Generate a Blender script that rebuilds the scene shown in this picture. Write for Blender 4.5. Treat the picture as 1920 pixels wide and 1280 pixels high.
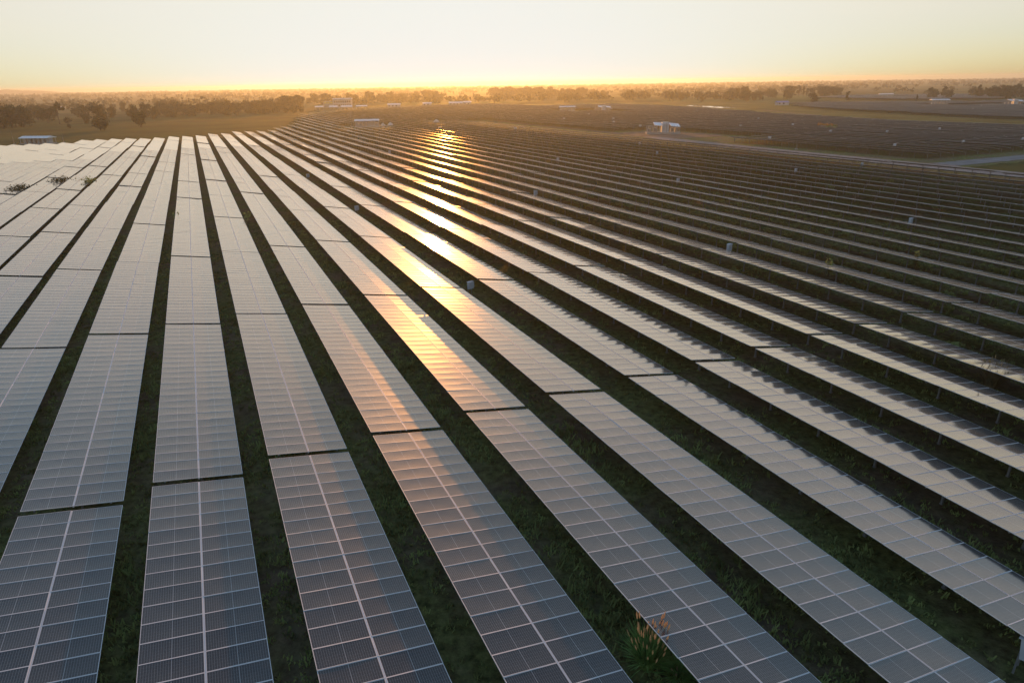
import bpy, math, random
import numpy as np
from mathutils import Vector, Matrix

for o in list(bpy.data.objects):
    bpy.data.objects.remove(o)
S = bpy.context.scene
R = math.radians

# ---------------------------------------------------------------- camera
CAM_H = 20.24
PITCH, ROLL = 0.38030, -0.0155
cam_d = bpy.data.cameras.new('camera')
cam_d.sensor_width = 36.0
cam_d.lens = 1212.87 / 1920 * 36
cam_d.clip_start = 0.1
cam_d.clip_end = 30000
cam = bpy.data.objects.new('camera', cam_d)
S.collection.objects.link(cam)
right, up, fwd = Vector((1, 0, 0)), Vector((0, math.sin(PITCH), math.cos(PITCH))), Vector((0, math.cos(PITCH), -math.sin(PITCH)))
cr, sr = math.cos(ROLL), math.sin(ROLL)
r_ = right * cr + up * sr
u_ = up * cr - right * sr
cam.matrix_world = Matrix(((r_.x, u_.x, -fwd.x, 0), (r_.y, u_.y, -fwd.y, 0), (r_.z, u_.z, -fwd.z, CAM_H), (0, 0, 0, 1)))
S.camera = cam

# ---------------------------------------------------------------- sky and sun
SUN_EL, SUN_AZ = R(3.8), R(-4.0)          # azimuth from +Y towards +X
SKY_STRENGTH = 0.11
SUN_STRENGTH = 2.6
SKY_GAIN = 2.05
SKY_MAX = (4.75, 4.8, 4.6)
w = bpy.data.worlds.new('World')
S.world = w
w.use_nodes = True
nt = w.node_tree
nt.nodes.clear()
sky = nt.nodes.new('ShaderNodeTexSky')
sky.sky_type = 'NISHITA'
sky.sun_disc = False
sky.sun_elevation = SUN_EL
sky.sun_rotation = SUN_AZ
sky.altitude = 0
sky.air_density = 1.0
sky.dust_density = 1.2
sky.ozone_density = 1.5
bg = nt.nodes.new('ShaderNodeBackground')
bg.inputs['Strength'].default_value = SKY_STRENGTH
wo = nt.nodes.new('ShaderNodeOutputWorld')
hs = nt.nodes.new('ShaderNodeHueSaturation')
hs.inputs['Saturation'].default_value = .88
nt.links.new(sky.outputs[0], hs.inputs['Color'])
wb = nt.nodes.new('ShaderNodeMix')           # white balance of the whole sky
wb.data_type = 'RGBA'
wb.blend_type = 'MULTIPLY'
wb.inputs['Factor'].default_value = 1
wb.inputs['B'].default_value = (.87, 1.02, 1.28, 1)
nt.links.new(hs.outputs[0], wb.inputs['A'])
# streaky warm band added to the sky to brighten and warm the panel reflections
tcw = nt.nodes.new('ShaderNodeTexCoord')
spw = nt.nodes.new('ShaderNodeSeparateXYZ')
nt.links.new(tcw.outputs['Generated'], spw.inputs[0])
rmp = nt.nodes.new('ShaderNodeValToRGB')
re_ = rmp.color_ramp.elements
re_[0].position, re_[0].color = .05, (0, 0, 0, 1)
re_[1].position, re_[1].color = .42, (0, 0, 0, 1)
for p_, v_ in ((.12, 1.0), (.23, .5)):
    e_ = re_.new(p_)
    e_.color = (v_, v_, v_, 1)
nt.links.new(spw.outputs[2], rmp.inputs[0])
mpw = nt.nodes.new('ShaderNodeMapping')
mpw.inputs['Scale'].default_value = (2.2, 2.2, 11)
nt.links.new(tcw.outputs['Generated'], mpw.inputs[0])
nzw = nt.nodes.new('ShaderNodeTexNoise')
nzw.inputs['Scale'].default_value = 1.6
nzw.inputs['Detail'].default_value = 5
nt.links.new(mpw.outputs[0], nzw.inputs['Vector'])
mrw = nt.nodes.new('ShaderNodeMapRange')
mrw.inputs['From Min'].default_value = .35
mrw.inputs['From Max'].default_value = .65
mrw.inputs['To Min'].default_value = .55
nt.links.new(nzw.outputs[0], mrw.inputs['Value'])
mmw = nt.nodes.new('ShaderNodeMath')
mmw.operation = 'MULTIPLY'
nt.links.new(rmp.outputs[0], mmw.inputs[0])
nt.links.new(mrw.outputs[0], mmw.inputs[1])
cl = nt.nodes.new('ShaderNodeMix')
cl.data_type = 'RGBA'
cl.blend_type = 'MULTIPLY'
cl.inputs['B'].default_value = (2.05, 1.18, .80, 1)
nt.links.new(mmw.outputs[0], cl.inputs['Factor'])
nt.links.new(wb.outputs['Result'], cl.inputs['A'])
# added tone curve flattens the sky: each channel levels off at its maximum
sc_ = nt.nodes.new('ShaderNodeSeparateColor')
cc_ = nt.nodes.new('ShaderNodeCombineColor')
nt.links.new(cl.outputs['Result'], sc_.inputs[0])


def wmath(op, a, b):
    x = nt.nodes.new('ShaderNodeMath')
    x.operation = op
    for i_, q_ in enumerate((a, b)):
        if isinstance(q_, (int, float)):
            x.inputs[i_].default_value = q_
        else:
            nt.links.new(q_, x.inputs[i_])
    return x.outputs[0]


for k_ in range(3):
    g_ = wmath('MULTIPLY', sc_.outputs[k_], SKY_GAIN)
    d_ = wmath('POWER', wmath('ADD', wmath('POWER', wmath('DIVIDE', g_, SKY_MAX[k_]), 2.0), 1.0), 0.5)
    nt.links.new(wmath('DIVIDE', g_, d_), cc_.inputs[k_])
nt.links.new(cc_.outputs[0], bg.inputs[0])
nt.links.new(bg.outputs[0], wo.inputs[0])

sd = bpy.data.lights.new('sun', 'SUN')
sd.energy = SUN_STRENGTH
sd.angle = R(0.53)
sd.color = (1.0, 0.40, 0.08)
sun = bpy.data.objects.new('sun', sd)
S.collection.objects.link(sun)
sv = Vector((math.sin(SUN_AZ) * math.cos(SUN_EL), math.cos(SUN_AZ) * math.cos(SUN_EL), math.sin(SUN_EL)))
sun.rotation_euler = sv.to_track_quat('Z', 'Y').to_euler()
sun.location = (0, 0, 60)

S.view_settings.view_transform = 'Standard'
S.view_settings.look = 'None'
S.view_settings.exposure = 0.75
S.view_settings.gamma = 1
S.cycles.max_bounces = 6
S.cycles.glossy_bounces = 3
S.cycles.diffuse_bounces = 2
S.cycles.volume_bounces = 0
S.cycles.caustics_reflective = False
S.cycles.caustics_refractive = False
S.cycles.use_denoising = True

rnd = random.Random(7)
C = S.collection

# ---------------------------------------------------------------- layout: the row frame and the terrain
AZ = 0.4342
PITCH_ROWS, U0 = 5.657, -2.85
TILT = 0.1657
V0, TLEN, TGAP = 32.8, 26.1, 0.44
NMOD, MODP = 26, 0.987
CH = 1.5                                   # height of a table's middle


def W2(u, v):
    return (u * math.cos(AZ) - v * math.sin(AZ), u * math.sin(AZ) + v * math.cos(AZ))


KN = [(75.0, 0.0), (400.0, -3.0), (1500.0, -6.5)]


def Z(y):
    if y <= 75:
        return 0.0
    if y >= 1500:
        return -6.5
    for (a, b), (c, d) in zip(KN, KN[1:]):
        if y <= c:
            return b + (d - b) * (y - a) / (c - a)


# ---------------------------------------------------------------- helpers
def add_obj(name, data=None, parent=None, loc=(0, 0, 0), rot=(0, 0, 0)):
    o = bpy.data.objects.new(name, data)
    C.objects.link(o)
    o.location = loc
    o.rotation_euler = rot
    if parent:
        o.parent = parent
    return o


def tag(o, label, cat=None, group=None, kind=None):
    if label:
        o['label'] = label
    if cat:
        o['category'] = cat
    if group:
        o['group'] = group
    if kind:
        o['kind'] = kind
    return o


class MB:
    def __init__(s):
        s.v, s.f, s.m, s.uv = [], [], [], []

    def quad(s, pts, m=0, uv=None):
        n = len(s.v)
        s.v += [tuple(p) for p in pts]
        s.f.append(tuple(range(n, n + len(pts))))
        s.m.append(m)
        s.uv.append(uv or [(0, 0)] * len(pts))

    def box(s, a, b, m=0, M=None):
        x0, y0, z0 = a
        x1, y1, z1 = b
        p = [(x0, y0, z0), (x1, y0, z0), (x1, y1, z0), (x0, y1, z0), (x0, y0, z1), (x1, y0, z1), (x1, y1, z1), (x0, y1, z1)]
        if M is not None:
            p = [tuple(M @ Vector(q)) for q in p]
        for f in ((3, 2, 1, 0), (4, 5, 6, 7), (0, 1, 5, 4), (1, 2, 6, 5), (2, 3, 7, 6), (3, 0, 4, 7)):
            s.quad([p[i] for i in f], m)

    def bar(s, a, b, r, m=0, n=6, r2=None):
        a, b = Vector(a), Vector(b)
        d = (b - a).normalized()
        t = Vector((1, 0, 0)) if abs(d.x) < .9 else Vector((0, 1, 0))
        e1 = d.cross(t).normalized()
        e2 = d.cross(e1)
        r2 = r if r2 is None else r2
        A = [a + (e1 * math.cos(k * 2 * math.pi / n) + e2 * math.sin(k * 2 * math.pi / n)) * r for k in range(n)]
        B = [b + (e1 * math.cos(k * 2 * math.pi / n) + e2 * math.sin(k * 2 * math.pi / n)) * r2 for k in range(n)]
        for k in range(n):
            s.quad([A[k], B[k], B[(k + 1) % n], A[(k + 1) % n]], m)
        s.quad(B, m)
        s.quad(A[::-1], m)

    def mesh(s, name, mats, smooth=False):
        me = bpy.data.meshes.new(name)
        me.from_pydata(s.v, [], s.f)
        for m in mats:
            me.materials.append(m)
        me.polygons.foreach_set('material_index', s.m)
        uvl = me.uv_layers.new(name='UVMap')
        flat = [c for f in s.uv for p in f for c in p]
        uvl.data.foreach_set('uv', flat)
        if smooth:
            me.polygons.foreach_set('use_smooth', [True] * len(s.f))
        me.update()
        return me

    def build(s, name, mats, parent=None, loc=(0, 0, 0), rot=(0, 0, 0)):
        return add_obj(name, s.mesh(name, mats), parent, loc, rot)


def np_mesh(name, verts, nper, mats, mi=None):
    """verts: (n*nper,3); faces of nper consecutive verts"""
    n = len(verts) // nper
    me = bpy.data.meshes.new(name)
    me.vertices.add(n * nper)
    me.vertices.foreach_set('co', np.asarray(verts, np.float32).ravel())
    me.loops.add(n * nper)
    me.loops.foreach_set('vertex_index', np.arange(n * nper, dtype=np.int32))
    me.polygons.add(n)
    me.polygons.foreach_set('loop_start', np.arange(0, n * nper, nper, dtype=np.int32))
    me.polygons.foreach_set('loop_total', np.full(n, nper, np.int32))
    if mi is not None:
        me.polygons.foreach_set('material_index', np.asarray(mi, np.int32))
    for m in mats:
        me.materials.append(m)
    me.update(calc_edges=True)
    return me


# ---------------------------------------------------------------- materials
def new_mat(name):
    m = bpy.data.materials.new(name)
    m.use_nodes = True
    n = m.node_tree
    b = n.nodes['Principled BSDF']
    return m, n, b


def simple(name, col, rough=.6, metal=0.0, noise=0.0, scale=3.0):
    m, n, b = new_mat(name)
    b.inputs['Base Color'].default_value = (*col, 1)
    b.inputs['Roughness'].default_value = rough
    b.inputs['Metallic'].default_value = metal
    if rough > .84:
        b.inputs['Specular IOR Level'].default_value = .04
    if noise:
        tc = n.nodes.new('ShaderNodeTexCoord')
        nz = n.nodes.new('ShaderNodeTexNoise')
        nz.inputs['Scale'].default_value = scale
        nz.inputs['Detail'].default_value = 6
        n.links.new(tc.outputs['Object'], nz.inputs['Vector'])
        rp = n.nodes.new('ShaderNodeValToRGB')
        rp.color_ramp.elements[0].position = .3
        rp.color_ramp.elements[1].position = .7
        rp.color_ramp.elements[0].color = (*[c * (1 - noise) for c in col], 1)
        rp.color_ramp.elements[1].color = (*[min(1, c * (1 + noise)) for c in col], 1)
        n.links.new(nz.outputs[0], rp.inputs[0])
        n.links.new(rp.outputs[0], b.inputs['Base Color'])
    return m


def math_node(n, op, a=None, b=None, va=None, vb=None):
    x = n.nodes.new('ShaderNodeMath')
    x.operation = op
    if a is not None:
        n.links.new(a, x.inputs[0])
    elif va is not None:
        x.inputs[0].default_value = va
    if b is not None:
        n.links.new(b, x.inputs[1])
    elif vb is not None:
        x.inputs[1].default_value = vb
    return x.outputs[0]


FRES_P = 2.3


def solar_glass(name, lines=True):
    m, n, b = new_mat(name)
    cell = (0.020, 0.022, 0.036, 1)
    b.inputs['Roughness'].default_value = .10
    b.inputs['IOR'].default_value = 1.5
    info = n.nodes.new('ShaderNodeObjectInfo')
    if lines:
        uv = n.nodes.new('ShaderNodeUVMap')
        uv.uv_map = 'UVMap'
        sp = n.nodes.new('ShaderNodeSeparateXYZ')
        n.links.new(uv.outputs[0], sp.inputs[0])

        def line(src, count, wd):
            f = math_node(n, 'FRACT', math_node(n, 'MULTIPLY', src, vb=count))
            d = math_node(n, 'ABSOLUTE', math_node(n, 'SUBTRACT', f, vb=.5))
            return math_node(n, 'GREATER_THAN', d, vb=.5 - wd / 2)
        fx = math_node(n, 'FRACT', sp.outputs[0])
        l1 = math_node(n, 'MULTIPLY', line(sp.outputs[0], 24, .10), vb=.52)
        l2 = math_node(n, 'MULTIPLY', line(sp.outputs[1], 6, .035), vb=.40)
        l3 = math_node(n, 'MULTIPLY', line(sp.outputs[1], 54, .16), vb=.26)
        dm = math_node(n, 'ABSOLUTE', math_node(n, 'SUBTRACT', fx, vb=.5))
        mid = math_node(n, 'LESS_THAN', dm, vb=.0045)
        l4 = math_node(n, 'MULTIPLY', mid, vb=.85)
        mx = math_node(n, 'MAXIMUM', math_node(n, 'MAXIMUM', l1, l2), math_node(n, 'MAXIMUM', l3, l4))
        # each module's cells differ a little in tone
        wn = n.nodes.new('ShaderNodeTexWhiteNoise')
        wn.noise_dimensions = '3D'
        cb = n.nodes.new('ShaderNodeCombineXYZ')
        n.links.new(math_node(n, 'FLOOR', sp.outputs[0]), cb.inputs[0])
        n.links.new(math_node(n, 'FLOOR', sp.outputs[1]), cb.inputs[1])
        n.links.new(math_node(n, 'MULTIPLY', info.outputs['Random'], vb=91.7), cb.inputs[2])
        n.links.new(cb.outputs[0], wn.inputs['Vector'])
        mc = n.nodes.new('ShaderNodeMix')
        mc.data_type = 'RGBA'
        mc.inputs['A'].default_value = (0.008, 0.014, 0.024, 1)
        mc.inputs['B'].default_value = (0.034, 0.035, 0.040, 1)
        n.links.new(wn.outputs['Value'], mc.inputs['Factor'])
        m2 = n.nodes.new('ShaderNodeMix')
        m2.data_type = 'RGBA'
        m2.inputs['B'].default_value = (.42, .43, .45, 1)
        n.links.new(mc.outputs['Result'], m2.inputs['A'])
        n.links.new(mx, m2.inputs['Factor'])
        n.links.new(m2.outputs['Result'], b.inputs['Base Color'])
    else:
        b.inputs['Base Color'].default_value = (.04, .042, .055, 1)
    # dust film: patchy roughness and a broad sheen from the printed fingers below the glass
    geo = n.nodes.new('ShaderNodeNewGeometry')
    nz = n.nodes.new('ShaderNodeTexNoise')
    nz.inputs['Scale'].default_value = .55
    nz.inputs['Detail'].default_value = 5
    n.links.new(geo.outputs['Position'], nz.inputs['Vector'])
    mr = n.nodes.new('ShaderNodeMapRange')
    mr.inputs['From Min'].default_value = .3
    mr.inputs['From Max'].default_value = .7
    mr.inputs['To Min'].default_value = .05
    mr.inputs['To Max'].default_value = .09
    n.links.new(nz.outputs[0], mr.inputs['Value'])
    n.links.new(mr.outputs[0], b.inputs['Roughness'])
    b.inputs['Specular IOR Level'].default_value = 0
    gl = n.nodes.new('ShaderNodeBsdfGlossy')
    n.links.new(mr.outputs[0], gl.inputs['Roughness'])
    gl.inputs['Color'].default_value = (1.0, .94, .87, 1)      # warm tint painted into the reflection, standing in for peach sky
    g2 = n.nodes.new('ShaderNodeBsdfGlossy')
    g2.inputs['Roughness'].default_value = .32
    g2.inputs['Color'].default_value = (1.0, .88, .74, 1)  # broad sheen painted warm too, for tan reflections
    gm = n.nodes.new('ShaderNodeMixShader')
    gm.inputs[0].default_value = .22
    n.links.new(gl.outputs[0], gm.inputs[1])
    n.links.new(g2.outputs[0], gm.inputs[2])
    # reflectance of the textured, coated cover glass by angle of incidence
    lw = n.nodes.new('ShaderNodeLayerWeight')
    lw.inputs['Blend'].default_value = .5
    fr = math_node(n, 'ADD', math_node(n, 'MULTIPLY', math_node(n, 'POWER', lw.outputs['Facing'], vb=FRES_P), vb=.98), vb=.004)
    mix = n.nodes.new('ShaderNodeMixShader')
    n.links.new(fr, mix.inputs[0])
    out = n.nodes['Material Output']
    n.links.new(b.outputs[0], mix.inputs[1])
    n.links.new(gm.outputs[0], mix.inputs[2])
    n.links.new(mix.outputs[0], out.inputs[0])
    return m


M_GLASS = solar_glass('solar_glass')
M_GLASS_FAR = solar_glass('solar_glass_plain', False)
M_ALU = simple('aluminium_frame', (.72, .72, .73), .5, .15)
M_BACK = simple('panel_backsheet', (.10, .10, .10), .7)
M_STEEL = simple('galvanised_steel', (.22, .23, .24), .6, .2, .15, 4)
M_BOX = simple('painted_cabinet', (.5, .54, .6), .45, 0, .05, 2)
M_BOXD = simple('dark_fitting', (.06, .06, .065), .6)
M_WHITE = simple('white_roof_sheet', (.86, .88, .90), .5, 0, .05, .3)
M_CONC = simple('concrete', (.36, .35, .33), .85, 0, .15, .6)
M_GREYW = simple('grey_wall', (.40, .41, .42), .8, 0, .12, .5)
M_WIN = simple('window_glass', (.03, .035, .04), .1)
M_YEL = simple('yellow_panel', (.62, .50, .10), .6)
M_BLUE = simple('blue_roof', (.12, .18, .45), .5)
M_BARK = simple('bark', (.09, .065, .045), .9, 0, .3, 2)
M_TARP = simple('pale_tarpaulin', (.60, .58, .54), .8, 0, .1, 1)


def leaf_mat(name, c1, c2, scale=.35, trans=.25):
    m, n, b = new_mat(name)
    geo = n.nodes.new('ShaderNodeNewGeometry')
    nz = n.nodes.new('ShaderNodeTexNoise')
    nz.inputs['Scale'].default_value = scale
    nz.inputs['Detail'].default_value = 4
    n.links.new(geo.outputs['Position'], nz.inputs['Vector'])
    rp = n.nodes.new('ShaderNodeValToRGB')
    rp.color_ramp.elements[0].position = .35
    rp.color_ramp.elements[1].position = .65
    rp.color_ramp.elements[0].color = (*c1, 1)
    rp.color_ramp.elements[1].color = (*c2, 1)
    n.links.new(nz.outputs[0], rp.inputs[0])
    n.links.new(rp.outputs[0], b.inputs['Base Color'])
    b.inputs['Roughness'].default_value = .75
    b.inputs['Specular IOR Level'].default_value = .08
    if trans:
        tr = n.nodes.new('ShaderNodeBsdfTranslucent')
        n.links.new(rp.outputs[0], tr.inputs[0])
        mx = n.nodes.new('ShaderNodeMixShader')
        mx.inputs[0].default_value = trans
        n.links.new(b.outputs[0], mx.inputs[1])
        n.links.new(tr.outputs[0], mx.inputs[2])
        n.links.new(mx.outputs[0], n.nodes['Material Output'].inputs[0])
    return m


M_LEAF = leaf_mat('tree_leaves', (.026, .038, .016), (.052, .068, .026), .12, .08)
M_WEED = leaf_mat('weed_leaves', (.13, .15, .06), (.36, .44, .16), .8)
M_DRY = leaf_mat('dry_grass', (.20, .17, .09), (.32, .27, .15), 2)
M_PLUME = leaf_mat('grass_plume', (.78, .44, .20), (.88, .56, .28), 3)
M_ORANGE = leaf_mat('orange_foliage', (.42, .20, .06), (.55, .32, .10), 1)


def ground_mat():
    m, n, b = new_mat('ground_soil_and_grass')
    geo = n.nodes.new('ShaderNodeNewGeometry')

    def noise(scale, det=6, rough=.6):
        z = n.nodes.new('ShaderNodeTexNoise')
        z.inputs['Scale'].default_value = scale
        z.inputs['Detail'].default_value = det
        z.inputs['Roughness'].default_value = rough
        n.links.new(geo.outputs['Position'], z.inputs['Vector'])
        return z.outputs[0]

    def ramp(src, a, ca, b_, cb):
        r = n.nodes.new('ShaderNodeValToRGB')
        r.color_ramp.elements[0].position = a
        r.color_ramp.elements[1].position = b_
        r.color_ramp.elements[0].color = (*ca, 1)
        r.color_ramp.elements[1].color = (*cb, 1)
        n.links.new(src, r.inputs[0])
        return r.outputs[0]

    def mix(f, a, b_):
        x = n.nodes.new('ShaderNodeMix')
        x.data_type = 'RGBA'
        n.links.new(f, x.inputs['Factor'])
        n.links.new(a, x.inputs['A'])
        n.links.new(b_, x.inputs['B'])
        return x.outputs['Result']
    green = ramp(noise(2.2, 8, .7), .35, (.05, .062, .024), .7, (.27, .30, .11))
    soil = ramp(noise(1.1, 8, .7), .3, (.08, .062, .042), .75, (.30, .24, .16))
    near = mix(ramp(noise(.16, 5), .42, (0, 0, 0), .62, (1, 1, 1)), green, soil)
    # farmland parcels, large
    vo = n.nodes.new('ShaderNodeTexVoronoi')
    vo.inputs['Scale'].default_value = .0065
    n.links.new(geo.outputs['Position'], vo.inputs['Vector'])
    hs = n.nodes.new('ShaderNodeSeparateColor')
    n.links.new(vo.outputs['Color'], hs.inputs[0])
    farc = n.nodes.new('ShaderNodeValToRGB')
    cr_ = farc.color_ramp
    cr_.interpolation = 'CONSTANT'
    cols = [(.04, .05, .018), (.08, .10, .03), (.05, .055, .025), (.10, .13, .035), (.035, .045, .02), (.11, .11, .05)]
    while len(cr_.elements) < len(cols):
        cr_.elements.new(.5)
    for i, c in enumerate(cols):
        cr_.elements[i].position = i / len(cols)
        cr_.elements[i].color = (*c, 1)
    n.links.new(hs.outputs[0], farc.inputs[0])
    patch = mix(ramp(noise(.03, 6), .35, (0, 0, 0), .7, (.55, .55, .55)), farc.outputs[0], green)
    sp = n.nodes.new('ShaderNodeSeparateXYZ')
    n.links.new(geo.outputs['Position'], sp.inputs[0])
    # farmland begins beyond the plant, some 450 m out
    mr = n.nodes.new('ShaderNodeMapRange')
    mr.inputs['From Min'].default_value = 430
    mr.inputs['From Max'].default_value = 640
    n.links.new(sp.outputs[1], mr.inputs['Value'])
    col = mix(mr.outputs[0], near, patch)
    n.links.new(col, b.inputs['Base Color'])
    b.inputs['Roughness'].default_value = .95
    b.inputs['Specular IOR Level'].default_value = .03
    bp = n.nodes.new('ShaderNodeBump')
    bp.inputs['Strength'].default_value = .6
    bp.inputs['Distance'].default_value = .25
    n.links.new(noise(3.5, 8, .7), bp.inputs['Height'])
    n.links.new(bp.outputs[0], b.inputs['Normal'])
    return m


M_GROUND = ground_mat()
M_ROAD = simple('gravel_road', (.24, .24, .24), .95, 0, .2, .4)
M_YARD = simple('yard_gravel', (.17, .14, .115), .95, 0, .25, .25)
M_MEADOW = simple('meadow_grass', (.10, .115, .038), .95, 0, .4, .05)
M_MEADOW2 = simple('short_meadow', (.045, .065, .018), .95, 0, .35, .03)
M_HILL = simple('hill_slope', (.05, .06, .04), .95)


def water_mat():
    m, n, b = new_mat('pond_water')
    b.inputs['Base Color'].default_value = (.02, .025, .02, 1)
    b.inputs['Roughness'].default_value = .06
    b.inputs['IOR'].default_value = 1.33
    return m


M_WATER = water_mat()

# ---------------------------------------------------------------- ground, roads, meadows
XS = [-6300, -3000, -1200, -500, 0, 500, 1200, 3000, 6300]
YS = [-400, 75, 400, 1500, 6300]
mb = MB()
for j in range(len(YS) - 1):
    for i in range(len(XS) - 1):
        mb.quad([(XS[i], YS[j], Z(YS[j])), (XS[i + 1], YS[j], Z(YS[j])), (XS[i + 1], YS[j + 1], Z(YS[j + 1])), (XS[i], YS[j + 1], Z(YS[j + 1]))])
g = mb.build('ground', [M_GROUND])
tag(g, None, kind='structure')


def clip_y(poly, y, keep_above):
    out = []
    for i in range(len(poly)):
        a, b = poly[i], poly[(i + 1) % len(poly)]
        ia, ib = (a[1] >= y) == keep_above, (b[1] >= y) == keep_above
        if ia:
            out.append(a)
        if ia != ib:
            t = (y - a[1]) / (b[1] - a[1])
            out.append((a[0] + (b[0] - a[0]) * t, y))
    return out


def sheet(name, uv, mat, dz=.03, world=False, rough=0.0):
    """flat patch following the terrain, cut where the terrain bends"""
    poly = [p if world else W2(*p) for p in uv]
    if rough:                                   # an uneven natural outline
        q = []
        rr = random.Random(int(abs(poly[0][0])) + 3)
        for i in range(len(poly)):
            a, b = poly[i], poly[(i + 1) % len(poly)]
            L = math.hypot(b[0] - a[0], b[1] - a[1])
            k = max(1, int(L / (rough * 4)))
            for t in range(k):
                s = t / k
                q.append((a[0] + (b[0] - a[0]) * s + (rr.uniform(-rough, rough) if t else 0), a[1] + (b[1] - a[1]) * s + (rr.uniform(-rough, rough) if t else 0)))
        poly = q
    m = MB()
    for lo, hi in ((-400, 75), (75, 400), (400, 1500)):
        p = clip_y(clip_y(poly, lo, True), hi, False)
        if len(p) > 2:
            m.quad([(x, y, Z(min(max(y, lo), hi)) + dz) for x, y in p])
    o = m.build(name, [mat])
    tag(o, None, kind='structure')
    return o


sheet('road', [(161, 40), (169.5, 40), (171.5, 110), (172.5, 150), (175, 200), (178, 232), (172, 236), (167, 210), (163, 150), (161, 110)], M_ROAD, .05, rough=.3)
sheet('road', [(171.7, 104), (230, 104.5), (300, 107), (300, 113), (230, 110.6), (171.9, 111)], M_ROAD, .055, rough=.3)
sheet('road', [(178, 232), (181, 300), (186, 420), (181, 420), (177, 300), (172, 236)], M_YARD, .045, rough=.6)
sheet('station_yard', [(177, 222), (199, 218), (207, 228), (203, 258), (196, 266), (178, 264)], M_YARD, .06, rough=1)
sheet('meadow', [(171, 45), (300, 45), (300, 101), (171, 101)], M_MEADOW2, .02, rough=1)
sheet('meadow', [(346, 150), (346, 225), (350, 262), (365, 328), (388, 400), (422, 500), (428, 640), (500, 560), (470, 440), (441, 370), (437, 330), (410, 252), (406, 215), (404, 150)], M_MEADOW, .03, rough=3)
sheet('meadow', [(428, 642), (345, 668), (300, 720), (420, 760), (640, 620), (610, 500), (500, 560)], M_MEADOW, .035, rough=6)
sheet('meadow', [(-130, 352), (0, 362), (30, 372), (52, 400), (62, 450), (80, 520), (98, 640), (112, 720), (60, 735), (-40, 740), (-170, 640)], M_MEADOW2, .025, rough=4)
sheet('dirt_track', [(352, 150), (356, 225), (374, 318), (420, 420), (424, 418), (378, 316), (360, 224), (356, 150)], M_YARD, .07, rough=.6)
pond = sheet('water', [(455, 558), (443, 524), (434, 494), (430, 476), (446, 474), (452, 500), (461, 530), (468, 554)], M_WATER, .09, rough=.8)

# distant hills, very low on the horizon at the left
mb = MB()


def hill(x0, x1, y, h, seed):
    rr = random.Random(seed)
    n = 28
    prev = None
    for i in range(n + 1):
        t = i / n
        x = x0 + (x1 - x0) * t
        hh = h * (math.sin(math.pi * t) ** 1.4) * (1 + .18 * math.sin(t * 17 + seed) + .06 * rr.uniform(-1, 1))
        cur = [(x, y - 260, -6.6), (x, y - 90, -6.6 + hh * .62), (x, y, -6.6 + hh), (x, y + 250, -6.6)]
        if prev:
            for a in range(3):
                mb.quad([prev[a], cur[a], cur[a + 1], prev[a + 1]])
        prev = cur


hill(-4150, -3350, 5300, 30, 1)
hill(-5600, -4350, 5200, 29, 2)
hl = mb.build('hills', [M_HILL])
tag(hl, None, kind='structure')

# ---------------------------------------------------------------- solar tables
PW, PL, PT = 2.07, .979, .035


def panel_geo(mb, cx, cy, nx, ny, jit=None, ui=0, vi=0, sag=.0095):
    """one framed module: glass with a slight sag, raised frame, back"""
    hx, hy, fr = PW / 2, PL / 2, .021
    jx, jy, jz = jit or (0, 0, 0)

    def P(x, y, z):
        return (cx + x, cy + y, z + x * jx + y * jy + jz)
    gx, gy = hx - fr, hy - fr
    base = len(mb.v)
    for j in range(ny + 1):
        for i in range(nx + 1):
            a, b_ = 2 * i / nx - 1, 2 * j / ny - 1
            mb.v.append(P(a * gx, b_ * gy, -.004 - sag * (1 - a ** 4) * (1 - b_ * b_) - sag * .2 * (1 - a * a)))
    for j in range(ny):
        for i in range(nx):
            a = base + j * (nx + 1) + i
            mb.f.append((a, a + 1, a + nx + 2, a + nx + 1))
            mb.m.append(0)
            mb.uv.append([(ui + (i + di) / nx, vi + (j + dj) / ny) for di, dj in ((0, 0), (1, 0), (1, 1), (0, 1))])
    o = [P(-hx, -hy, 0), P(hx, -hy, 0), P(hx, hy, 0), P(-hx, hy, 0)]
    q = [P(-gx, -gy, 0), P(gx, -gy, 0), P(gx, gy, 0), P(-gx, gy, 0)]
    l = [P(-hx, -hy, -PT), P(hx, -hy, -PT), P(hx, hy, -PT), P(-hx, hy, -PT)]
    for k in range(4):
        k2 = (k + 1) % 4
        mb.quad([o[k], o[k2], q[k2], q[k]], 1)
        mb.quad([l[k], l[k2], o[k2], o[k]], 1)
    mb.quad([l[3], l[2], l[1], l[0]], 2)


def shade_glass(me):
    me.polygons.foreach_set('use_smooth', [p.material_index == 0 for p in me.polygons])
    me.update()


def panel_mesh(ui):
    mb = MB()
    panel_geo(mb, 0, 0, 6, 4, ui=ui, vi=0)
    me = mb.mesh('panel', [M_GLASS, M_ALU, M_BACK])
    shade_glass(me)
    return me


PANEL = [panel_mesh(0), panel_mesh(1)]
CX = [-(PW / 2 + .02), PW / 2 + .02]


def jitter(rr):
    return (rr.gauss(0, .004), rr.gauss(0, .0055), rr.uniform(-.004, .004))


def array_geo(mb, n, seed, nx=4, ny=3, sag=.0095):
    rr = random.Random(seed)
    for j in range(n):
        y = -n * MODP / 2 + (j + .5) * MODP
        for c in (0, 1):
            panel_geo(mb, CX[c], y, nx, ny, jitter(rr), ui=c, vi=j, sag=sag)


def purlin_geo(mb, x, n, m=0, top=-.042):
    L = n * MODP / 2
    mb.box((x - .035, -L, top - .08), (x + .035, L, top), m)


def post_geo(mb, m=0):
    """post in table space before tilting is undone: built upright, top under the rafter"""
    mb.box((-.06, -.05, -.3), (.06, .05, CH - .17), m)
    mb.box((-.085, -.075, -.3), (.085, .075, .12), m)


def rafter_geo(mb, m=0):
    mb.box((-1.75, -.035, -.24), (1.75, .035, -.13), m)


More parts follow.
